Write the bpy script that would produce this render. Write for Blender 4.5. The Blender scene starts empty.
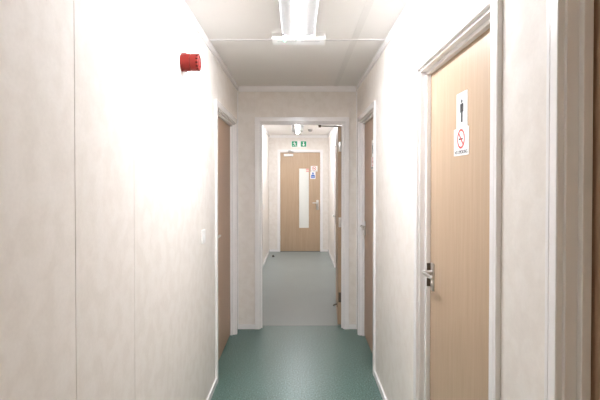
import bpy, bmesh, math
from mathutils import Vector, Matrix

scene = bpy.context.scene
COL = scene.collection
R = math.radians

# ------------------------------------------------------------------ materials
def new_mat(name):
    m = bpy.data.materials.new(name)
    m.use_nodes = True
    nt = m.node_tree
    b = nt.nodes['Principled BSDF']
    return m, nt, b

def noise(nt, scale, detail=3.0, rough=0.5, stretch=None, coord='Object'):
    tc = nt.nodes.new('ShaderNodeTexCoord')
    mp = nt.nodes.new('ShaderNodeMapping')
    if stretch:
        mp.inputs['Scale'].default_value = stretch
    n = nt.nodes.new('ShaderNodeTexNoise')
    n.inputs['Scale'].default_value = scale
    n.inputs['Detail'].default_value = detail
    n.inputs['Roughness'].default_value = rough
    nt.links.new(tc.outputs[coord], mp.inputs['Vector'])
    nt.links.new(mp.outputs['Vector'], n.inputs['Vector'])
    return n

def ramp(nt, src, stops):
    r = nt.nodes.new('ShaderNodeValToRGB')
    e = r.color_ramp.elements
    while len(e) < len(stops):
        e.new(0.5)
    for el, (p, c) in zip(e, stops):
        el.position = p
        el.color = (*c, 1)
    nt.links.new(src, r.inputs['Fac'])
    return r

def mix(nt, kind, fac, a, b):
    m = nt.nodes.new('ShaderNodeMix')
    m.data_type = 'RGBA'
    m.blend_type = kind
    m.inputs[0].default_value = fac
    nt.links.new(a, m.inputs[6])
    nt.links.new(b, m.inputs[7])
    return m.outputs[2]

def bump(nt, b, src, strength, dist):
    bp = nt.nodes.new('ShaderNodeBump')
    bp.inputs['Strength'].default_value = strength
    bp.inputs['Distance'].default_value = dist
    nt.links.new(src, bp.inputs['Height'])
    nt.links.new(bp.outputs['Normal'], b.inputs['Normal'])

def plain(name, col, rough=0.5, metal=0.0, var=0.03, scale=30, spec=0.5):
    m, nt, b = new_mat(name)
    n = noise(nt, scale)
    lo = tuple(c * (1 - var) for c in col)
    hi = tuple(min(1, c * (1 + var)) for c in col)
    r = ramp(nt, n.outputs['Fac'], [(0.3, lo), (0.7, hi)])
    nt.links.new(r.outputs['Color'], b.inputs['Base Color'])
    b.inputs['Roughness'].default_value = rough
    b.inputs['Metallic'].default_value = metal
    b.inputs['Specular IOR Level'].default_value = spec
    return m

def wall_mat(name='cream_wallpaper'):
    m, nt, b = new_mat(name)
    n1 = noise(nt, 15.0, 1.5, 0.4, stretch=(1, 1, 0.9))
    n1.inputs['Distortion'].default_value = 0.35
    r1 = ramp(nt, n1.outputs['Fac'], [(0.40, (0.795, 0.746, 0.692)), (0.50, (0.817, 0.770, 0.718)), (0.60, (0.832, 0.788, 0.740))])
    n2 = noise(nt, 90, 4.0, 0.6)
    r2 = ramp(nt, n2.outputs['Fac'], [(0.35, (0.965, 0.965, 0.965)), (0.65, (1, 1, 1))])
    c = mix(nt, 'MULTIPLY', 1.0, r1.outputs['Color'], r2.outputs['Color'])
    nt.links.new(c, b.inputs['Base Color'])
    b.inputs['Roughness'].default_value = 0.62
    b.inputs['Specular IOR Level'].default_value = 0.3
    bump(nt, b, n1.outputs['Fac'], 0.10, 0.012)
    return m

def wood_mat(name, dark, light):
    m, nt, b = new_mat(name)
    n1 = noise(nt, 3.0, 5.0, 0.6, stretch=(14, 14, 0.55))
    n1.inputs['Distortion'].default_value = 0.4
    r1 = ramp(nt, n1.outputs['Fac'], [(0.3, dark), (0.52, tuple((a + c) / 2 for a, c in zip(dark, light))), (0.7, light)])
    n2 = noise(nt, 18.0, 4.0, 0.6, stretch=(14, 14, 0.35))
    r2 = ramp(nt, n2.outputs['Fac'], [(0.38, (0.90, 0.88, 0.85)), (0.55, (1, 1, 1))])
    c = mix(nt, 'MULTIPLY', 0.55, r1.outputs['Color'], r2.outputs['Color'])
    nt.links.new(c, b.inputs['Base Color'])
    b.inputs['Roughness'].default_value = 0.42
    bump(nt, b, n2.outputs['Fac'], 0.05, 0.002)
    return m

def floor_mat(name, base, dark, light, rough):
    m, nt, b = new_mat(name)
    n1 = noise(nt, 105, 2.0, 0.5)
    r1 = ramp(nt, n1.outputs['Fac'], [(0.38, dark), (0.46, base), (0.58, base), (0.66, light)])
    n2 = noise(nt, 2.2, 3.0, 0.5)
    r2 = ramp(nt, n2.outputs['Fac'], [(0.3, (0.93, 0.93, 0.93)), (0.7, (1, 1, 1))])
    c = mix(nt, 'MULTIPLY', 1.0, r1.outputs['Color'], r2.outputs['Color'])
    nt.links.new(c, b.inputs['Base Color'])
    b.inputs['Roughness'].default_value = rough
    b.inputs['Specular IOR Level'].default_value = 0.5
    n3 = noise(nt, 120, 2.0, 0.5)
    bump(nt, b, n3.outputs['Fac'], 0.12, 0.004)
    return m

def emit_mat(name, col, strength):
    m, nt, b = new_mat(name)
    n = noise(nt, 4)
    r = ramp(nt, n.outputs['Fac'], [(0.3, col), (0.7, col)])
    nt.links.new(r.outputs['Color'], b.inputs['Emission Color'])
    b.inputs['Base Color'].default_value = (0.8, 0.8, 0.8, 1)
    b.inputs['Emission Strength'].default_value = strength
    return m

LAMP = 27.0
M = {}
M['wall'] = wall_mat()
M['ceiling'] = plain('off_white_ceiling_board', (0.83, 0.81, 0.785), 0.6, var=0.012, scale=3)
M['ceiling_strip'] = plain('ceiling_cover_strip', (0.77, 0.75, 0.725), 0.5, var=0.01)
M['trim'] = plain('white_gloss_paint', (0.90, 0.88, 0.875), 0.22, var=0.012, scale=12)
M['wood'] = wood_mat('light_oak_veneer', (0.462, 0.333, 0.222), (0.522, 0.385, 0.266))
M['wood_dark'] = wood_mat('brown_oak_veneer', (0.475, 0.315, 0.212), (0.525, 0.36, 0.25))
M['floor'] = floor_mat('green_speckled_vinyl', (0.108, 0.20, 0.174), (0.035, 0.075, 0.065), (0.26, 0.375, 0.335), 0.33)
M['floor_far'] = floor_mat('grey_green_vinyl_and_sheen', (0.27, 0.31, 0.30), (0.215, 0.255, 0.245), (0.32, 0.36, 0.35), 0.36)  # greyer vinyl, with reflected light also put into the base colour
M['joint'] = plain('vinyl_weld_strip', (0.10, 0.125, 0.115), 0.5)
M['metal'] = plain('satin_aluminium', (0.72, 0.71, 0.69), 0.28, 1.0, var=0.04)
M['dark_metal'] = plain('dark_bronze_metal', (0.15, 0.125, 0.10), 0.45, 0.7)
M['grey_metal'] = plain('grey_painted_metal', (0.42, 0.41, 0.40), 0.45, 0.3)
M['white_plastic'] = plain('white_plastic', (0.84, 0.835, 0.82), 0.35, var=0.01)
M['grey_white'] = plain('pale_grey_enamel', (0.35, 0.342, 0.33), 0.45, var=0.01)
M['red'] = plain('red_plastic', (0.25, 0.022, 0.016), 0.5, var=0.04, spec=0.25)
M['red_dark'] = plain('dark_red_plastic', (0.05, 0.006, 0.005), 0.6, spec=0.2)
M['black'] = plain('black_ink', (0.018, 0.017, 0.017), 0.6)
M['rubber'] = plain('black_rubber', (0.02, 0.02, 0.02), 0.7)
M['sign_white'] = plain('white_sign_sheet', (0.86, 0.855, 0.84), 0.3, var=0.01)
M['sign_red'] = plain('red_sign_ink', (0.68, 0.06, 0.045), 0.4)
M['sign_pink'] = plain('pale_red_sign_ink', (0.80, 0.38, 0.34), 0.4)
M['sign_blue'] = plain('blue_sign_ink', (0.055, 0.16, 0.52), 0.4)
M['sign_green'] = plain('green_sign_ink', (0.0, 0.31, 0.135), 0.4)
M['glass'] = plain('frosted_white_glass', (0.80, 0.815, 0.775), 0.22, var=0.01)
M['diffuser'] = emit_mat('lamp_diffuser_glow', (0.97, 1.0, 1.07), LAMP)
M['diffuser_far'] = emit_mat('far_lamp_diffuser_glow', (0.97, 1.0, 1.07), LAMP * 0.62)
M['back_fill'] = emit_mat('added_back_fill_glow', (1.0, 0.84, 0.66), LAMP * 0.27)  # added fill behind the viewer, warms and brightens faces turned that way
M['lens'] = emit_mat('added_underside_glow', (1.0, 1.0, 1.0), 0.045)  # weak glow added to brighten the underside of the module
M['led'] = emit_mat('green_indicator_glow', (0.05, 1.0, 0.45), 3.0)
M['sensor_grey'] = plain('grey_plastic', (0.30, 0.29, 0.28), 0.5)

# ------------------------------------------------------------------ mesh helpers
def obj(name, bm, mat, parent=None, smooth=False):
    bmesh.ops.recalc_face_normals(bm, faces=bm.faces[:])
    me = bpy.data.meshes.new(name)
    bm.to_mesh(me)
    bm.free()
    me.materials.append(M[mat] if isinstance(mat, str) else mat)
    if smooth:
        for p in me.polygons:
            p.use_smooth = True
        try:
            me.set_sharp_from_angle(angle=R(35))
        except Exception:
            pass
    o = bpy.data.objects.new(name, me)
    COL.objects.link(o)
    if parent:
        o.parent = parent
    return o

def empty(name, loc=(0, 0, 0), rz=0.0):
    o = bpy.data.objects.new(name, None)
    o.empty_display_size = 0.1
    COL.objects.link(o)
    o.location = loc
    o.rotation_euler = (0, 0, rz)
    return o

def tag(o, label, cat, group=None, kind=None):
    o['label'] = label
    o['category'] = cat
    if group:
        o['group'] = group
    if kind:
        o['kind'] = kind
    return o

def box(bm, x0, x1, y0, y1, z0, z1, bevel=0.0, seg=2):
    r = bmesh.ops.create_cube(bm, size=1.0)
    vs = r['verts']
    bmesh.ops.scale(bm, vec=(abs(x1 - x0), abs(y1 - y0), abs(z1 - z0)), verts=vs)
    bmesh.ops.translate(bm, vec=((x0 + x1) / 2, (y0 + y1) / 2, (z0 + z1) / 2), verts=vs)
    if bevel > 0:
        es = list({e for v in vs for e in v.link_edges})
        bmesh.ops.bevel(bm, geom=es, offset=bevel, segments=seg, profile=0.5, affect='EDGES')
    return bm

def bx(*a, bevel=0.0):
    return box(bmesh.new(), *a, bevel=bevel)

def tube(bm, pts, r, seg=12):
    pts = [Vector(p) for p in pts]
    rings = []
    for i, p in enumerate(pts):
        if i == 0:
            d = pts[1] - pts[0]
        elif i == len(pts) - 1:
            d = pts[-1] - pts[-2]
        else:
            d = (pts[i + 1] - p).normalized() + (p - pts[i - 1]).normalized()
        d.normalize()
        up = Vector((0, 0, 1)) if abs(d.z) < 0.9 else Vector((1, 0, 0))
        a = d.cross(up).normalized()
        b = d.cross(a).normalized()
        rr = r[i] if isinstance(r, (list, tuple)) else r
        rings.append([bm.verts.new(p + (a * math.cos(2 * math.pi * k / seg) + b * math.sin(2 * math.pi * k / seg)) * rr) for k in range(seg)])
    for q0, q1 in zip(rings, rings[1:]):
        for k in range(seg):
            bm.faces.new((q0[k], q0[(k + 1) % seg], q1[(k + 1) % seg], q1[k]))
    bm.faces.new(rings[0])
    bm.faces.new(rings[-1][::-1])
    return bm

def lathe(bm, prof, axis='Z', seg=32, origin=(0, 0, 0)):
    """prof: list of (r, h); revolve about the axis."""
    o = Vector(origin)
    def pt(r, h, a):
        c, s = r * math.cos(a), r * math.sin(a)
        return o + (Vector((c, s, h)) if axis == 'Z' else Vector((h, c, s)) if axis == 'X' else Vector((c, h, s)))
    rings = []
    for r, h in prof:
        if r < 1e-6:
            rings.append([bm.verts.new(pt(0, h, 0))])
        else:
            rings.append([bm.verts.new(pt(r, h, 2 * math.pi * k / seg)) for k in range(seg)])
    for a, b in zip(rings, rings[1:]):
        if len(a) == 1 and len(b) == 1:
            continue
        for k in range(seg):
            k2 = (k + 1) % seg
            if len(a) == 1:
                bm.faces.new((a[0], b[k], b[k2]))
            elif len(b) == 1:
                bm.faces.new((a[k], a[k2], b[0]))
            else:
                bm.faces.new((a[k], a[k2], b[k2], b[k]))
    if len(rings[0]) > 1:
        bm.faces.new(rings[0])
    if len(rings[-1]) > 1:
        bm.faces.new(rings[-1])
    return bm

def prism(bm, poly, y0, y1):
    """poly in (x, z), extruded from y0 to y1"""
    a = [bm.verts.new((x, y0, z)) for x, z in poly]
    b = [bm.verts.new((x, y1, z)) for x, z in poly]
    n = len(poly)
    bm.faces.new(a)
    bm.faces.new(b[::-1])
    for k in range(n):
        bm.faces.new((a[k], b[k], b[(k + 1) % n], a[(k + 1) % n]))
    return bm

def disc_poly(cx, cz, r, n=28):
    return [(cx + r * math.cos(2 * math.pi * k / n), cz + r * math.sin(2 * math.pi * k / n)) for k in range(n)]

def ring(bm, cx, cz, r0, r1, y0, y1, n=36):
    vs = []
    for k in range(n):
        a = 2 * math.pi * k / n
        c, s = math.cos(a), math.sin(a)
        vs.append([bm.verts.new((cx + r * c, y, cz + r * s)) for r, y in ((r0, y0), (r1, y0), (r1, y1), (r0, y1))])
    for k in range(n):
        p, q = vs[k], vs[(k + 1) % n]
        for j in range(4):
            bm.faces.new((p[j], p[(j + 1) % 4], q[(j + 1) % 4], q[j]))
    return bm

def sweep_u(bm, prof, W, H):
    """prof: (u outward from the opening, y). Mitred sweep up one leg, over the head and down the other."""
    paths = []
    for u, y in prof:
        paths.append([bm.verts.new(p) for p in ((-u, y, 0), (-u, y, H + u), (W + u, y, H + u), (W + u, y, 0))])
    n = len(prof)
    for i in range(n):
        a, b = paths[i], paths[(i + 1) % n]
        for k in range(3):
            bm.faces.new((a[k], a[k + 1], b[k + 1], b[k]))
    bm.faces.new([p[0] for p in paths])
    bm.faces.new([p[3] for p in paths][::-1])
    return bm

def text_mesh(name, body, size, mat, parent, loc):
    cu = bpy.data.curves.new(name, 'FONT')
    cu.body = body
    cu.size = size
    cu.align_x = 'CENTER'
    cu.align_y = 'CENTER'
    cu.extrude = 0.0003
    t = bpy.data.objects.new(name, cu)
    COL.objects.link(t)
    dg = bpy.context.evaluated_depsgraph_get()
    me = bpy.data.meshes.new_from_object(t.evaluated_get(dg))
    bpy.data.objects.remove(t)
    me.transform(Matrix.Rotation(R(90), 4, 'X'))
    me.materials.clear()
    me.materials.append(M[mat])
    o = bpy.data.objects.new(name, me)
    COL.objects.link(o)
    o.parent = parent
    o.location = loc
    return o

# ------------------------------------------------------------------ key dimensions (metres; camera stands at x = y = 0)
XL, XR, XR2 = -0.599, 0.584, 0.628     # left wall, right wall, right wall beyond the partition
Y0, Y1, Y1B, Y2 = -3.0, 4.257, 4.357, 8.866
ZC = 2.405
EYE = 1.48
TH = 0.10

# ------------------------------------------------------------------ shell
def structure(o, label, cat):
    return tag(o, label, cat, kind='structure')

structure(obj('floor', bx(XL - TH, XR + TH, Y0 - TH, Y1B - 0.013, -0.05, 0), 'floor'),
          'dark green speckled vinyl floor of the near corridor', 'floor')
structure(obj('floor.001', bx(XL - TH, XR2 + TH, Y1B - 0.005, Y2 + 0.14, -0.05, 0), 'floor_far'),
          'grey green vinyl floor beyond the doorway, sheen painted into its colour', 'floor')
structure(obj('trim_1', bx(XL - TH, XR + TH, Y1B - 0.013, Y1B - 0.005, -0.05, 0.0006), 'joint'),
          'thin dark joint line across the floor in the doorway', 'floor joint')
structure(obj('ceiling', bx(XL - TH, XR2 + TH, Y0 - TH, Y2 + 0.14, ZC, ZC + 0.06), 'ceiling'),
          'off white panelled ceiling of the corridor', 'ceiling')
structure(obj('trim_2', bx(XL, XR, 2.828, 2.858, ZC - 0.006, ZC, bevel=0.002), 'trim'),
          'white cover strip across the ceiling beside the end of the light', 'ceiling strip')
b = bmesh.new()
box(b, 0.350, 0.392, Y0, 2.828, ZC - 0.003, ZC)
box(b, 0.350, 0.392, 2.858, Y1 - 0.015, ZC - 0.003, ZC)
structure(obj('trim_3', b, 'ceiling_strip'),
          'pale grey cover strip running lengthwise along the ceiling', 'ceiling strip')

def side_wall(X, s, y0, y1, openings, seams):
    """s: +1 for the right wall, -1 for the left. openings (ya, yb, H); seams (y, gap)."""
    bm = bmesh.new()
    def bxs(d0, d1, a, c, z0, z1):
        xs = sorted((X + s * d0, X + s * d1))
        box(bm, xs[0], xs[1], a, c, z0, z1)
    def strip(a, c, z0, z1):
        cuts = [(p, g) for p, g in sorted(seams) if a + 0.003 < p < c - 0.003]
        q = a
        for p, g in cuts:
            bxs(0, TH, q, p - g / 2, z0, z1)
            bxs(0.009, TH, p - g / 2, p + g / 2, z0, z1)
            q = p + g / 2
        bxs(0, TH, q, c, z0, z1)
    q = y0
    for ya, yb, H in sorted(openings):
        strip(q, ya - 0.028, 0, ZC)
        strip(ya - 0.028, yb + 0.028, H + 0.028, ZC)
        q = yb + 0.028
    strip(q, y1, 0, ZC)
    bxs(TH, TH + 0.02, y0, y1, 0, ZC)
    return bm

# door openings along the corridor
OP_L = (3.154, 4.095, 2.005)          # left, beside the partition
OP_RN = (1.290, 2.058, 1.995)         # right, nearest whole door
OP_RF = (3.280, 4.075, 2.020)         # right, beside the partition
OP_RE = (0.132, 0.936, 1.995)         # right, cut by the picture's edge
OP_R2 = (6.42, 7.235, 2.03)           # right, beyond the partition

structure(obj('wall_left', side_wall(XL, -1, Y0, Y2 + 0.02, [OP_L], [(1.155, 0.0035), (1.571, 0.0026), (-0.05, 0.003), (5.6, 0.002), (6.8, 0.002), (7.7, 0.002)]), 'wall'),
          'cream mottled wall on the left with thin vertical joints', 'wall')
structure(obj('wall_right', side_wall(XR, 1, Y0, Y1, [OP_RN, OP_RF, OP_RE], [(2.955, 0.002), (3.185, 0.002)]), 'wall'),
          'cream mottled wall on the right between the doors', 'wall')
structure(obj('wall_right.001', side_wall(XR2, 1, Y1B, Y2 + 0.02, [OP_R2], [(7.9, 0.002)]), 'wall'),
          'bright cream wall on the right beyond the doorway', 'wall')
structure(obj('wall_back', bx(XL, XR, Y0 - TH, Y0, 0, ZC), 'wall'), 'cream wall closing the corridor behind the viewer', 'wall')

# partition with the doorway
PX0, PW, PH = -0.3715, 0.820, 2.045
b = bmesh.new()
box(b, XL, PX0 - 0.0575, Y1, Y1B, 0, ZC)
box(b, PX0 - 0.0565, PX0 - 0.028, Y1, Y1B, 0, ZC)
box(b, PX0 - 0.028, PX0 + PW + 0.028, Y1, Y1B, PH + 0.028, ZC)
box(b, PX0 + PW + 0.028, PX0 + PW + 0.0565, Y1, Y1B, 0, ZC)
box(b, PX0 + PW + 0.0575, XR2 + TH, Y1, Y1B, 0, ZC)
structure(obj('wall_front', b, 'wall'), 'cream cross wall with the open doorway', 'wall')
# end wall with the far door
FX0, FW, FH = -0.368, 0.826, 2.05
b = bmesh.new()
box(b, XL, FX0 - 0.028, Y2, Y2 + TH, 0, ZC)
box(b, FX0 + FW + 0.028, XR2, Y2, Y2 + TH, 0, ZC)
box(b, FX0 - 0.028, FX0 + FW + 0.028, Y2, Y2 + TH, FH + 0.028, ZC)
box(b, XL, XR2, Y2 + TH, Y2 + TH + 0.02, 0, ZC)
structure(obj('wall_end', b, 'wall'), 'pale end wall around the far closed door', 'wall')

# coving and baseboards
def coving_side(X, s, y0, y1):
    bm = bmesh.new()
    prof = [(0, 0), (0.013, 0), (0.013, -0.010), (0.009, -0.030), (0.009, -0.045), (0, -0.045)]
    a = [bm.verts.new((X - s * d, y0, ZC + z)) for d, z in prof]
    c = [bm.verts.new((X - s * d, y1, ZC + z)) for d, z in prof]
    n = len(prof)
    bm.faces.new(a); bm.faces.new(c[::-1])
    for k in range(n):
        bm.faces.new((a[k], c[k], c[(k + 1) % n], a[(k + 1) % n]))
    return bm
def coving_front(Y, x0, x1):
    bm = bmesh.new()
    prof = [(0, 0), (0.014, 0), (0.014, -0.010), (0.009, -0.038), (0.009, -0.055), (0, -0.055)]
    a = [bm.verts.new((x0, Y - d, ZC + z)) for d, z in prof]
    c = [bm.verts.new((x1, Y - d, ZC + z)) for d, z in prof]
    n = len(prof)
    bm.faces.new(a); bm.faces.new(c[::-1])
    for k in range(n):
        bm.faces.new((a[k], c[k], c[(k + 1) % n], a[(k + 1) % n]))
    return bm
structure(obj('trim_4', coving_side(XL, -1, Y0, Y1), 'trim'), 'white strip along the top of the near left wall', 'ceiling trim')
structure(obj('trim_5', coving_side(XR, 1, Y0, Y1), 'trim'), 'white strip along the top of the near right wall', 'ceiling trim')
structure(obj('trim_6', coving_front(Y1, XL + 0.014, XR - 0.014), 'trim'), 'white strip along the top of the cross wall', 'ceiling trim')
structure(obj('trim_7', coving_side(XL, -1, Y1B, Y2), 'trim'), 'white strip topping the left wall beyond the doorway', 'ceiling trim')
structure(obj('trim_8', coving_side(XR2, 1, Y1B, Y2), 'trim'), 'white strip topping the right wall beyond the doorway', 'ceiling trim')
structure(obj('trim_9', coving_front(Y2, XL + 0.014, XR2 - 0.014), 'trim'), 'white strip along the top of the far end wall', 'ceiling trim')
# corner beads
structure(obj('trim_10', bx(XL, XL + 0.009, Y1 - 0.009, Y1, 0.047, ZC - 0.055, bevel=0.003), 'trim'), 'thin upright bead in the left corner of the cross wall', 'corner trim')
structure(obj('trim_11', bx(XR - 0.009, XR, Y1 - 0.009, Y1, 0.047, ZC - 0.055, bevel=0.003), 'trim'), 'thin upright bead in the right corner of the cross wall', 'corner trim')

def base_side(X, s, runs):
    bm = bmesh.new()
    for a, c in runs:
        xs = sorted((X, X - s * 0.013))
        box(bm, xs[0], xs[1], a, c, 0, 0.047, bevel=0.003)
    return bm
def base_front(Y, runs):
    bm = bmesh.new()
    for a, c in runs:
        box(bm, a, c, Y - 0.013, Y, 0, 0.047, bevel=0.003)
    return bm
A = 0.0555
structure(obj('baseboard_left', base_side(XL, -1, [(Y0, OP_L[0] - A)]), 'trim'), 'low white baseboard of the near left wall', 'baseboard')
structure(obj('baseboard_right', base_side(XR, 1, [(Y0, OP_RE[0] - A), (OP_RE[1] + A, OP_RN[0] - A), (OP_RN[1] + A, OP_RF[0] - A)]), 'trim'),
          'low white baseboard of the near right wall', 'baseboard')
structure(obj('baseboard_front', base_front(Y1, [(XL + 0.001, PX0 - A), (PX0 + PW + A, XR - 0.001)]), 'trim'), 'low white baseboard either side of the open doorway', 'baseboard')
structure(obj('baseboard_left.001', base_side(XL, -1, [(Y1B, Y2)]), 'trim'), 'low white baseboard of the left wall beyond the doorway', 'baseboard')
structure(obj('baseboard_right.001', base_side(XR2, 1, [(Y1B, OP_R2[0] - A), (OP_R2[1] + A, Y2)]), 'trim'), 'low white baseboard of the right wall beyond the doorway', 'baseboard')
structure(obj('baseboard_end', base_front(Y2, [(XL + 0.013, FX0 - A), (FX0 + FW + A, XR2 - 0.013)]), 'trim'), 'low white baseboard either side of the far door', 'baseboard')

# ------------------------------------------------------------------ door frames and doors
ARCH = [(0.010, 0), (0.010, -0.012), (0.0125, -0.0145), (0.036, -0.0145), (0.0375, -0.0136), (0.0400, -0.0136), (0.0415, -0.0145), (0.0525, -0.0145), (0.055, -0.0125), (0.055, 0)]
LINING = [(0, 0.0), (0.028, 0.0), (0.028, 0.098), (0, 0.098)]
STOP = [(0.0, 0.026), (0.0, 0.046), (-0.0155, 0.046), (-0.0155, 0.0275), (-0.014, 0.026)]

def frame(name, loc, rz, W, H, label):
    root = empty(name, loc, rz)
    structure(root, label, 'door frame')
    bm = bmesh.new()
    sweep_u(bm, LINING, W, H)
    obj('lining', bm, 'trim', root)
    obj('stop', sweep_u(bmesh.new(), STOP, W, H), 'trim', root)
    obj('architrave', sweep_u(bmesh.new(), ARCH, W, H), 'trim', root)
    return root

def side_root(X, s, op):
    """opening on a side wall: local x runs from the far jamb to the near one on the right wall, near to far on the left"""
    return ((X, op[1], 0), R(-90)) if s > 0 else ((X, op[0], 0), R(90))

def lever_handle(parent, x, z, yface, toward, mat='metal', plate_h=0.15, plate_w=0.032, reach=0.045, length=0.115, sgn=-1, lever_dz=0.02):
    """plate on a face at local y = yface; the lever stands off along sgn*y and runs along toward*x"""
    h = obj('handle', bx(x - plate_w / 2, x + plate_w / 2, yface, yface + sgn * 0.008, z - plate_h / 2, z + plate_h / 2, bevel=0.003), mat, parent, True)
    zz = z + lever_dz
    bm = bmesh.new()
    y_ = lambda d: yface + sgn * d
    tube(bm, [(x, y_(0.007), zz), (x, y_(reach - 0.016), zz), (x + toward * 0.003, y_(reach - 0.006), zz), (x + toward * 0.012, y_(reach), zz),
              (x + toward * 0.05, y_(reach + 0.002), zz), (x + toward * (length - 0.02), y_(reach), zz - 0.001), (x + toward * length, y_(reach - 0.006), zz - 0.002)],
         [0.0095, 0.0095, 0.0095, 0.0095, 0.009, 0.0085, 0.007])
    obj('lever', bm, mat, h, True)
    bm = bmesh.new()
    lathe(bm, [(0.0, sgn * 0.0), (0.010, sgn * 0.0), (0.010, sgn * 0.011), (0.006, sgn * 0.012), (0.0, sgn * 0.012)], 'Y', 16, (x, yface, z - plate_h * 0.25))
    obj('lock_cylinder', bm, mat, h, True)
    return h

def hinge(parent, x, z, y, mat='metal'):
    bm = bmesh.new()
    tube(bm, [(x, y, z - 0.05), (x, y, z + 0.05)], 0.006, 10)
    return obj('hinge', bm, mat, parent, True)

def closed_door(name, loc, rz, W, H, mat, label, set_back=0.047):
    root = empty(name, loc, rz)
    structure(root, label, 'door')
    obj('leaf', bx(0.003, W - 0.003, set_back, set_back + 0.044, 0.008, H - 0.004, bevel=0.0015), mat, root)
    return root

# right wall, nearest whole door (toilet)
loc, rz = side_root(XR, 1, OP_RN)
W, H = OP_RN[1] - OP_RN[0], OP_RN[2]
frame('trim_12', loc, rz, W, H, 'white moulded frame around the light oak toilet door')
d = closed_door('door_1', loc, rz, W, H, 'wood', 'light oak door with two signs and lever handle in the right wall')
lever_handle(d, 0.058, 1.028, 0.047, 1, plate_h=0.130, lever_dz=0.022)
b = bmesh.new()
box(b, 0.0150, 0.0175, 0.029, 0.0465, 0.975, 1.085)
obj('strike_plate', b, 'dark_metal', d)
# right wall, near the partition
loc, rz = side_root(XR, 1, OP_RF)
W, H = OP_RF[1] - OP_RF[0], OP_RF[2]
frame('trim_13', loc, rz, W, H, 'white moulded frame of the right door beside the cross wall')
d = closed_door('door_2', loc, rz, W, H, 'wood_dark', 'brown door in the right wall beside the cross wall')
lever_handle(d, 0.058, 1.03, 0.047, 1, plate_h=0.130, lever_dz=0.022)
# right wall, cut by the picture's edge
loc, rz = side_root(XR, 1, OP_RE)
W, H = OP_RE[1] - OP_RE[0], OP_RE[2]
frame('trim_14', loc, rz, W, H, 'shaded frame of the nearest door at the right edge')
d = closed_door('door_3', loc, rz, W, H, 'wood_dark', 'brown wooden door at the right edge of the photo', 0.054)
lever_handle(d, W - 0.058, 1.03, 0.054, -1, plate_h=0.130, lever_dz=0.022)
# left wall
loc, rz = side_root(XL, -1, OP_L)
W, H = OP_L[1] - OP_L[0], OP_L[2]
frame('trim_15', loc, rz, W, H, 'white moulded frame of the door in the left wall')
d = closed_door('door_4', loc, rz, W, H, 'wood_dark', 'brown door in the left wall beside the cross wall')
lever_handle(d, 0.058, 1.03, 0.047, 1, plate_h=0.130, lever_dz=0.022)
# right wall beyond the doorway
loc, rz = side_root(XR2, 1, OP_R2)
W, H = OP_R2[1] - OP_R2[0], OP_R2[2]
frame('trim_16', loc, rz, W, H, 'pale frame of the right hand door beyond the doorway')
d = closed_door('door_5', loc, rz, W, H, 'wood', 'pale door in the right wall beyond the doorway')
lever_handle(d, W - 0.058, 1.03, 0.047, -1, plate_h=0.130, lever_dz=0.022)

# open doorway in the partition
frame('trim_17', (PX0, Y1, 0), 0, PW, PH, 'white moulded frame around the open doorway')
PIV = Vector((PX0 + PW - 0.001, Y1 + 0.104, 0))
ANG = R(86.4)
d = empty('door_6', PIV, ANG)
structure(d, 'oak door swung open beyond the doorway, seen edge on', 'door')
obj('leaf', bx(0.002, 0.812, 0.0, 0.044, 0.008, 2.023, bevel=0.0015), 'wood', d)
for z in (0.285, 1.05, 1.818):
    b = bmesh.new()
    box(b, 0.0, 0.0022, 0.006, 0.036, z - 0.05, z + 0.05, bevel=0.0006)
    tube(b, [(-0.001, -0.004, z - 0.05), (-0.001, -0.004, z + 0.05)], 0.0055, 10)
    obj('hinge', b, 'dark_metal' if z < 0.5 else 'metal', d, True)  # low hinge coloured darker, as only the upper ones catch a reflection
lever_handle(d, 0.755, 1.035, 0.044, -1, sgn=1, plate_h=0.15, reach=0.030)
# kick-down holder low on the leaf
b = bmesh.new()
box(b, 0.10, 0.13, 0.0435, 0.049, 0.155, 0.205, bevel=0.002)
tube(b, [(0.115, 0.047, 0.185), (0.115, 0.064, 0.180), (0.115, 0.082, 0.172), (0.115, 0.086, 0.166)], 0.007, 10)
obj('door_holder', b, 'dark_metal', d, True)
# overhead closer: body on the hidden face, arm over the top of the leaf to the head of the frame
inv = Matrix.Rotation(-ANG, 3, 'Z')
def loc_of(x, y, z):
    v = inv @ (Vector((x, y, 0)) - PIV)
    return (v.x, v.y, z)
cl = obj('closer', bx(0.06, 0.30, -0.046, 0.0, 1.955, 2.015, bevel=0.006), 'grey_metal', d)
b = bmesh.new()
el = loc_of(0.43, Y1B + 0.085, 2.032)
tube(b, [(0.18, -0.022, 2.014), (0.18, -0.022, 2.032), el], 0.006, 10)
tube(b, [el, loc_of(0.222, Y1B + 0.03, 2.030)], 0.007, 10)
obj('arm', b, 'grey_metal', cl, True)
p = loc_of(0.222, Y1B + 0.03, 2.030)
b = bmesh.new()
lathe(b, [(0.0, -0.014), (0.012, -0.014), (0.014, 0.0), (0.014, 0.018), (0.0, 0.018)], 'Z', 16, p)
q0 = loc_of(0.222, Y1B + 0.002, 2.053)
tube(b, [(p[0], p[1], 2.045), q0], 0.008, 8)
obj('bracket', b, 'dark_metal', cl, True)

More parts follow.
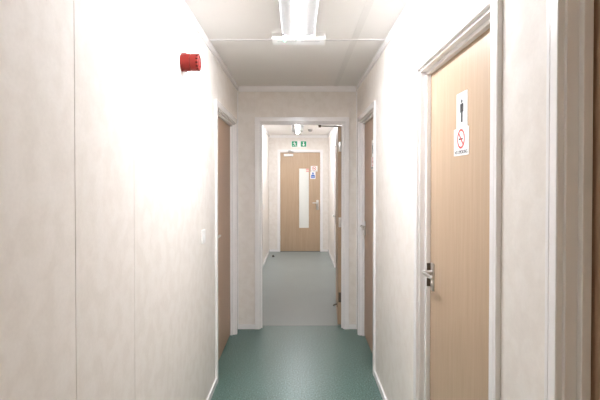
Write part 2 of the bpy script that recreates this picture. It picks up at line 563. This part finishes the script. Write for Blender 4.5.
# far end door with a tall frosted panel
frame('trim_18', (FX0, Y2, 0), 0, FW, FH, 'white frame around the far end door')
d = empty('door_7', (FX0, Y2, 0), 0)
structure(d, 'light oak end door with tall frosted panel under exit sign', 'door')
gx0, gx1, gz0, gz1 = 0.014 - FX0, 0.233 - FX0, 0.48, 1.727
b = bmesh.new()
y0_, y1_ = 0.004, 0.045
LX0, LX1 = 0.003, FW - 0.003
box(b, LX0, gx0, y0_, y1_, 0.010, FH - 0.004)
box(b, gx1, LX1, y0_, y1_, 0.010, FH - 0.004)
box(b, gx0, gx1, y0_, y1_, 0.010, gz0)
box(b, gx0, gx1, y0_, y1_, gz1, FH - 0.004)
leaf = obj('leaf', b, 'wood', d)
# panel of frosted glass with slim beads
obj('glass_panel', bx(gx0, gx1, 0.012, 0.020, gz0, gz1), 'glass', d)
b = bmesh.new()
for (a0, a1, c0, c1) in ((gx0, gx0 + 0.010, gz0, gz1), (gx1 - 0.010, gx1, gz0, gz1), (gx0, gx1, gz0, gz0 + 0.010), (gx0, gx1, gz1 - 0.010, gz1)):
    box(b, a0, a1, 0.001, 0.012, c0, c1)
obj('glazing_bead', b, 'wood', d)
lever_handle(d, 0.402 - FX0, 0.965, y0_, -1, plate_h=0.205, plate_w=0.05, length=0.105, lever_dz=0.045, reach=0.05)
for z in (0.28, 1.05, 1.93):
    hinge(d, 0.001, z, 0.002)
cl = obj('closer', bx(-0.29 - FX0, -0.10 - FX0, y0_, y0_ - 0.045, 1.968, 2.015, bevel=0.006), 'white_plastic', d)
b = bmesh.new()
tube(b, [(-0.20 - FX0, -0.022, 2.02), (-0.20 - FX0, -0.022, 2.052), (-0.09 - FX0, -0.075, 2.054)], 0.007, 8)
tube(b, [(-0.09 - FX0, -0.075, 2.054), (-0.175 - FX0, -0.024, 2.075)], 0.006, 8)
box(b, -0.20 - FX0, -0.15 - FX0, -0.036, -0.020, 2.064, 2.088)
obj('arm', b, 'grey_metal', cl)
obj('threshold', bx(0.002, FW - 0.002, 0.005, 0.07, 0.0, 0.009), 'joint', d)

# ------------------------------------------------------------------ signs
def sign_root(name, loc, rz, label, cat, group=None):
    o = empty(name, loc, rz)
    tag(o, label, cat, group)
    return o

def sheet(root, w, h, t=0.0016):
    return obj('panel', bx(-w / 2, w / 2, -t, 0, -h / 2, h / 2), 'sign_white', root)

def man_polys(s):
    """a standing figure, 1 high, scaled by s, centred on the origin"""
    body = [(-0.155, 0.32), (0.155, 0.32), (0.19, 0.28), (0.19, -0.06), (0.13, -0.06), (0.13, 0.2), (0.105, 0.2), (0.105, -0.5), (0.015, -0.5), (0.015, -0.05),
            (-0.015, -0.05), (-0.015, -0.5), (-0.105, -0.5), (-0.105, 0.2), (-0.13, 0.2), (-0.13, -0.06), (-0.19, -0.06), (-0.19, 0.28)]
    head = disc_poly(0, 0.42, 0.085, 20)
    return [[(x * s, z * s) for x, z in body], [(x * s, z * s) for x, z in head]]

def man_sign(loc, rz, w, h, s, label, dz=0.01):
    r = sign_root('toilet_sign', loc, rz, label, 'sign', 'toilet signs')
    sheet(r, w, h)
    bm = bmesh.new()
    for poly in man_polys(s):
        prism(bm, [(x, z + dz) for x, z in poly], -0.0022, -0.0012)
    obj('figure', bm, 'black', r)
    return r

def smoke_sign(loc, rz, w, h, rad, label, dz=0.012, text=True, name='no_smoking_sign'):
    r = sign_root(name, loc, rz, label, 'sign', 'no smoking signs')
    sheet(r, w, h)
    bm = bmesh.new()
    ring(bm, 0, dz, rad * 0.80, rad, -0.0024, -0.0012)
    c = rad * 0.84
    k = 0.09 * rad
    s2 = math.sqrt(0.5)
    # diagonal bar from upper left to lower right
    prism(bm, [((-c) * s2 - k * s2, dz + c * s2 - k * s2), ((-c) * s2 + k * s2, dz + c * s2 + k * s2), (c * s2 + k * s2, dz - c * s2 + k * s2), (c * s2 - k * s2, dz - c * s2 - k * s2)], -0.0026, -0.0012)
    obj('ban_circle', bm, 'sign_red', r)
    bm = bmesh.new()
    box(bm, -0.55 * rad, 0.30 * rad, -0.0020, -0.0012, dz - 0.10 * rad, dz + 0.06 * rad)
    box(bm, 0.36 * rad, 0.50 * rad, -0.0020, -0.0012, dz - 0.10 * rad, dz + 0.06 * rad)
    tubez = [(0.43 * rad, dz + 0.14 * rad), (0.50 * rad, dz + 0.14 * rad), (0.56 * rad, dz + 0.42 * rad), (0.49 * rad, dz + 0.42 * rad)]
    prism(bm, tubez, -0.0020, -0.0012)
    obj('cigarette', bm, 'black', r)
    if text:
        text_mesh('lettering', 'NO SMOKING', 0.0205, 'black', r, (0, -0.0019, -h / 2 + 0.0125))
    return r

XF1 = XR + 0.047 - 0.0002     # face of the closed doors in the right wall
man_sign((XF1, 1.655, 1.742), R(-90), 0.107, 0.150, 0.088, 'tall white sign with black standing figure on the nearest oak door', 0.004)
smoke_sign((XF1, 1.662, 1.628), R(-90), 0.149, 0.106, 0.038, 'white no smoking sign under the figure sign on nearest oak door', 0.011)
man_sign((XF1, 3.62, 1.742), R(-90), 0.107, 0.150, 0.088, 'figure sign on the brown right door beside the cross wall', 0.004)
smoke_sign((XF1, 3.627, 1.622), R(-90), 0.149, 0.106, 0.038, 'white no smoking sign on brown right door beside the cross wall', 0.011)

# far door signs
YF = Y2 + y0_ - 0.0002
smoke_sign((0.333, YF, 1.712), 0, 0.140, 0.115, 0.040, 'small white no smoking sign beside the glass of the far door', 0.008)
r = sign_root('notice_sign', (0.308, YF, 1.577), 0, 'white sign with blue symbol below the no smoking sign on far door', 'sign')
sheet(r, 0.108, 0.152)
b = bmesh.new()
prism(b, disc_poly(0, 0.040, 0.020), -0.0024, -0.0012)
prism(b, [(-0.024, 0.014), (0.024, 0.014), (0.040, -0.004), (0.040, -0.058), (-0.040, -0.058), (-0.040, -0.004)], -0.0024, -0.0012)
obj('symbol', b, 'sign_blue', r)
b = bmesh.new()
for z in (-0.022, -0.038):
    box(b, -0.030, 0.030, -0.0027, -0.0022, z - 0.0025, z + 0.0025)
obj('line', b, 'sign_white', r)
r = sign_root('notice_sign', (0.196, Y2 + 0.012 - 0.0002, 1.686), 0, 'small pale red notice at the top corner of the frosted panel', 'sign')
sheet(r, 0.066, 0.078)
b = bmesh.new()
box(b, -0.030, 0.030, -0.0022, -0.0012, -0.010, 0.030)
obj('block', b, 'sign_pink', r)
b = bmesh.new()
box(b, -0.030, 0.030, -0.0022, -0.0012, -0.034, -0.022)
obj('stripe', b, 'sign_red', r)

# exit sign above the far door
r = sign_root('exit_sign', (0.021, Y2, 2.2215), 0, 'green and white emergency exit sign above the far door', 'exit sign')
obj('panel', bx(-0.165, 0.165, -0.004, 0, -0.066, 0.066, bevel=0.001), 'sign_white', r)
def green_square(cx):
    return obj('pictogram', bx(cx - 0.056, cx + 0.056, -0.0052, -0.003, -0.056, 0.056), 'sign_green', r)
g = green_square(-0.093)
b = bmesh.new()
cx = -0.093
prism(b, disc_poly(cx - 0.004, 0.034, 0.010, 16), -0.0064, -0.005)
for poly in ([(cx - 0.010, 0.024), (cx + 0.012, 0.020), (cx + 0.016, -0.006), (cx - 0.002, -0.010)],
             [(cx - 0.004, 0.022), (cx - 0.034, 0.012), (cx - 0.036, 0.002), (cx - 0.004, 0.010)],
             [(cx + 0.010, 0.020), (cx + 0.034, 0.008), (cx + 0.032, -0.002), (cx + 0.008, 0.008)],
             [(cx - 0.002, -0.004), (cx + 0.012, -0.010), (cx - 0.012, -0.028), (cx - 0.036, -0.026), (cx - 0.036, -0.034), (cx - 0.008, -0.038)],
             [(cx + 0.004, -0.006), (cx + 0.016, -0.004), (cx + 0.028, -0.030), (cx + 0.044, -0.044), (cx + 0.036, -0.050), (cx + 0.018, -0.036)]):
    prism(b, poly, -0.0064, -0.005)
obj('running_figure', b, 'sign_white', g)
g = green_square(0.093)
cx = 0.093
b = bmesh.new()
prism(b, [(cx - 0.010, 0.044), (cx + 0.010, 0.044), (cx + 0.010, -0.010), (cx + 0.034, -0.010), (cx, -0.046), (cx - 0.034, -0.010), (cx - 0.010, -0.010)], -0.0064, -0.005)
obj('arrow', b, 'sign_white', g)

# ------------------------------------------------------------------ ceiling lights
def batten(loc, length, label, width=0.205, module=True, glow='diffuser'):
    """runs along +y from the origin; the emergency module sits across its far end"""
    root = empty('ceiling_light', loc)
    tag(root, label, 'ceiling light', 'ceiling lights')
    bm = bmesh.new()
    w = width / 2
    prof = [(-w, 0), (-w, -0.028), (-w + 0.003, -0.028), (-w + 0.004, -0.008), (-0.035, -0.026), (0.035, -0.026), (w - 0.004, -0.008), (w - 0.003, -0.028), (w, -0.028), (w, 0)]
    a = [bm.verts.new((x, 0, z)) for x, z in prof]
    c = [bm.verts.new((x, length, z)) for x, z in prof]
    n = len(prof)
    bm.faces.new(a); bm.faces.new(c[::-1])
    for k in range(n):
        bm.faces.new((a[k], c[k], c[(k + 1) % n], a[(k + 1) % n]))
    obj('housing', bm, 'grey_white', root)
    bm = bmesh.new()
    arc = [(0.029 * math.cos(R(t)), -0.0255 + 0.017 * math.sin(R(t))) for t in range(190, 351, 10)]
    a = [bm.verts.new((x, 0.012, z)) for x, z in arc]
    c = [bm.verts.new((x, length - 0.004, z)) for x, z in arc]
    n = len(arc)
    bm.faces.new(a); bm.faces.new(c[::-1])
    for k in range(n):
        bm.faces.new((a[k], c[k], c[(k + 1) % n], a[(k + 1) % n]))
    obj('diffuser', bm, glow, root, True)
    obj('end_cap', bx(-0.031, 0.031, 0.0, 0.012, -0.044, -0.018, bevel=0.002), 'white_plastic', root)
    if module:
        m = obj('emergency_module', bx(-0.170, 0.170, length, length + 0.128, -0.038, 0, bevel=0.004), 'white_plastic', root)
        obj('lens', bx(-0.160, 0.160, length + 0.006, length + 0.122, -0.0386, -0.037), 'lens', m)  # added glowing sheet that lifts the module's underside
        b = bmesh.new()
        for sx in (-1, 1):
            for zz in (-0.012, -0.022):
                box(b, sx * 0.06 - 0.032, sx * 0.06 + 0.032, length - 0.0012, length + 0.002, zz - 0.0016, zz + 0.0016)
            box(b, sx * 0.075 - 0.06, sx * 0.075 + 0.06, length + 0.055, length + 0.060, -0.0392, -0.036)
        obj('vent_slot', b, 'sensor_grey', m)
        obj('test_switch', bx(-0.105, -0.092, length - 0.003, length + 0.002, -0.016, -0.009), 'black', m)
        obj('indicator', bx(-0.093, -0.086, length + 0.020, length + 0.050, -0.0402, -0.036), 'led', m)
    return root

batten((0.004, 1.55, ZC), 1.16, 'white batten light with glowing tube nearest the viewer, green indicator at end')
batten((-0.008, 6.45, ZC), 1.75, 'glowing batten light on the ceiling beyond the doorway', module=False, glow='diffuser_far')
batten((0.0, -2.55, ZC), 1.16, 'added unseen fill light on the ceiling behind the viewer', module=False, glow='back_fill')  # unseen batten added to fill the jambs and cross wall

# ------------------------------------------------------------------ red alarm sounder on the left wall
s = empty('alarm_sounder', (XL - 0.002, 2.225, 2.086))
s.scale = (0.92, 0.92, 0.92)
tag(s, 'round red fire alarm sounder high on the left wall', 'fire alarm')
b = bmesh.new()
lathe(b, [(0.044, 0.0), (0.0475, 0.004), (0.0475, 0.050), (0.0455, 0.053)], 'X', 48)
base = obj('base', b, 'red', s, True)
b = bmesh.new()
box(b, 0.0, 0.030, -0.013, 0.013, 0.044, 0.0505, bevel=0.002)
obj('lug', b, 'red', base)
obj('lug', bx(0.0, 0.030, -0.013, 0.013, -0.0505, -0.044, bevel=0.002), 'red', base)
b = bmesh.new()
lathe(b, [(0.0435, 0.052), (0.0435, 0.056)], 'X', 48)
obj('joint_ring', b, 'red_dark', s, True)
b = bmesh.new()
lathe(b, [(0.044, 0.055), (0.0465, 0.058), (0.0465, 0.090), (0.0440, 0.0985), (0.0385, 0.102), (0.034, 0.102), (0.034, 0.097), (0.026, 0.097), (0.024, 0.102), (0.012, 0.104), (0.0, 0.1045)], 'X', 48)
body = obj('horn', b, 'red', s, True)
for sgn, nn in ((0, 14),):
    b = bmesh.new()
    for k in range(nn):
        a = 2 * math.pi * k / nn
        vs = bmesh.ops.create_cube(b, size=1.0)['verts']
        bmesh.ops.scale(b, vec=(0.012, 0.007, 0.004), verts=vs)
        bmesh.ops.translate(b, vec=(0.0945, 0, 0.0447), verts=vs)
        bmesh.ops.rotate(b, cent=(0, 0, 0), matrix=Matrix.Rotation(a, 3, 'X'), verts=vs)
    obj('sound_slot', b, 'red_dark', body)

# ------------------------------------------------------------------ small things
def wall_switch(X, s_, y, z, label, sz=0.086):
    root = empty('light_switch', (X, y, z), R(90) if s_ < 0 else R(-90))
    tag(root, label, 'light switch', 'light switches')
    obj('plate', bx(-sz / 2, sz / 2, -0.009, 0, -sz / 2, sz / 2, bevel=0.003), 'white_plastic', root)
    obj('rocker', bx(-0.012, 0.012, -0.013, -0.008, -0.018, 0.018, bevel=0.002), 'white_plastic', root)
    return root
wall_switch(XL, -1, 2.70, 1.125, 'white light switch on the left wall before the brown door')
wall_switch(XL, -1, 7.50, 1.01, 'tiny pale switch on the left wall beyond the doorway')

t = empty('smoke_detector', (0.225, 7.9, ZC))
tag(t, 'small grey round detector on the ceiling beyond the doorway', 'smoke detector')
b = bmesh.new()
lathe(b, [(0.040, 0.0), (0.040, -0.010), (0.036, -0.014)], 'Z', 28)
obj('base', b, 'sensor_grey', t, True)
b = bmesh.new()
lathe(b, [(0.036, -0.012), (0.034, -0.030), (0.022, -0.038), (0.0, -0.039)], 'Z', 28)
obj('sensing_head', b, 'sensor_grey', t, True)

t = empty('door_stop', (-0.478, 8.26, 0.0))
tag(t, 'small black rubber door stop on the floor near far door', 'door stop')
b = bmesh.new()
lathe(b, [(0.026, 0.0), (0.026, 0.004), (0.021, 0.010), (0.019, 0.030), (0.014, 0.036), (0.0, 0.037)], 'Z', 24)
obj('buffer', b, 'rubber', t, True)
b = bmesh.new()
lathe(b, [(0.006, 0.035), (0.006, 0.0385), (0.0, 0.039)], 'Z', 12)
obj('screw', b, 'metal', t, True)

# ------------------------------------------------------------------ world, camera, view
w = bpy.data.worlds.new('World')
scene.world = w
w.use_nodes = True
w.node_tree.nodes['Background'].inputs[0].default_value = (0.9, 0.95, 1.0, 1)
w.node_tree.nodes['Background'].inputs[1].default_value = 0.05

F, PITCH = 430.0, 0.7
cam = bpy.data.cameras.new('Camera')
cam.sensor_fit = 'HORIZONTAL'
cam.sensor_width = 36.0
cam.lens = F / 600 * 36.0
ppy = 180.0 + F * math.tan(R(PITCH))
cam.shift_x = (300 - 298.0) / 600
cam.shift_y = (ppy - 200.0) / 600
cam.clip_start = 0.02
co = bpy.data.objects.new('Camera', cam)
COL.objects.link(co)
co.location = (0, 0, EYE)
co.rotation_euler = (R(90 - PITCH), 0, 0)
scene.camera = co

scene.view_settings.view_transform = 'Standard'
scene.view_settings.look = 'None'
scene.view_settings.gamma = 1.0
scene.view_settings.use_curve_mapping = False
scene.view_settings.exposure = 2.45
scene.cycles.max_bounces = 12
scene.cycles.diffuse_bounces = 8
scene.cycles.use_denoising = True
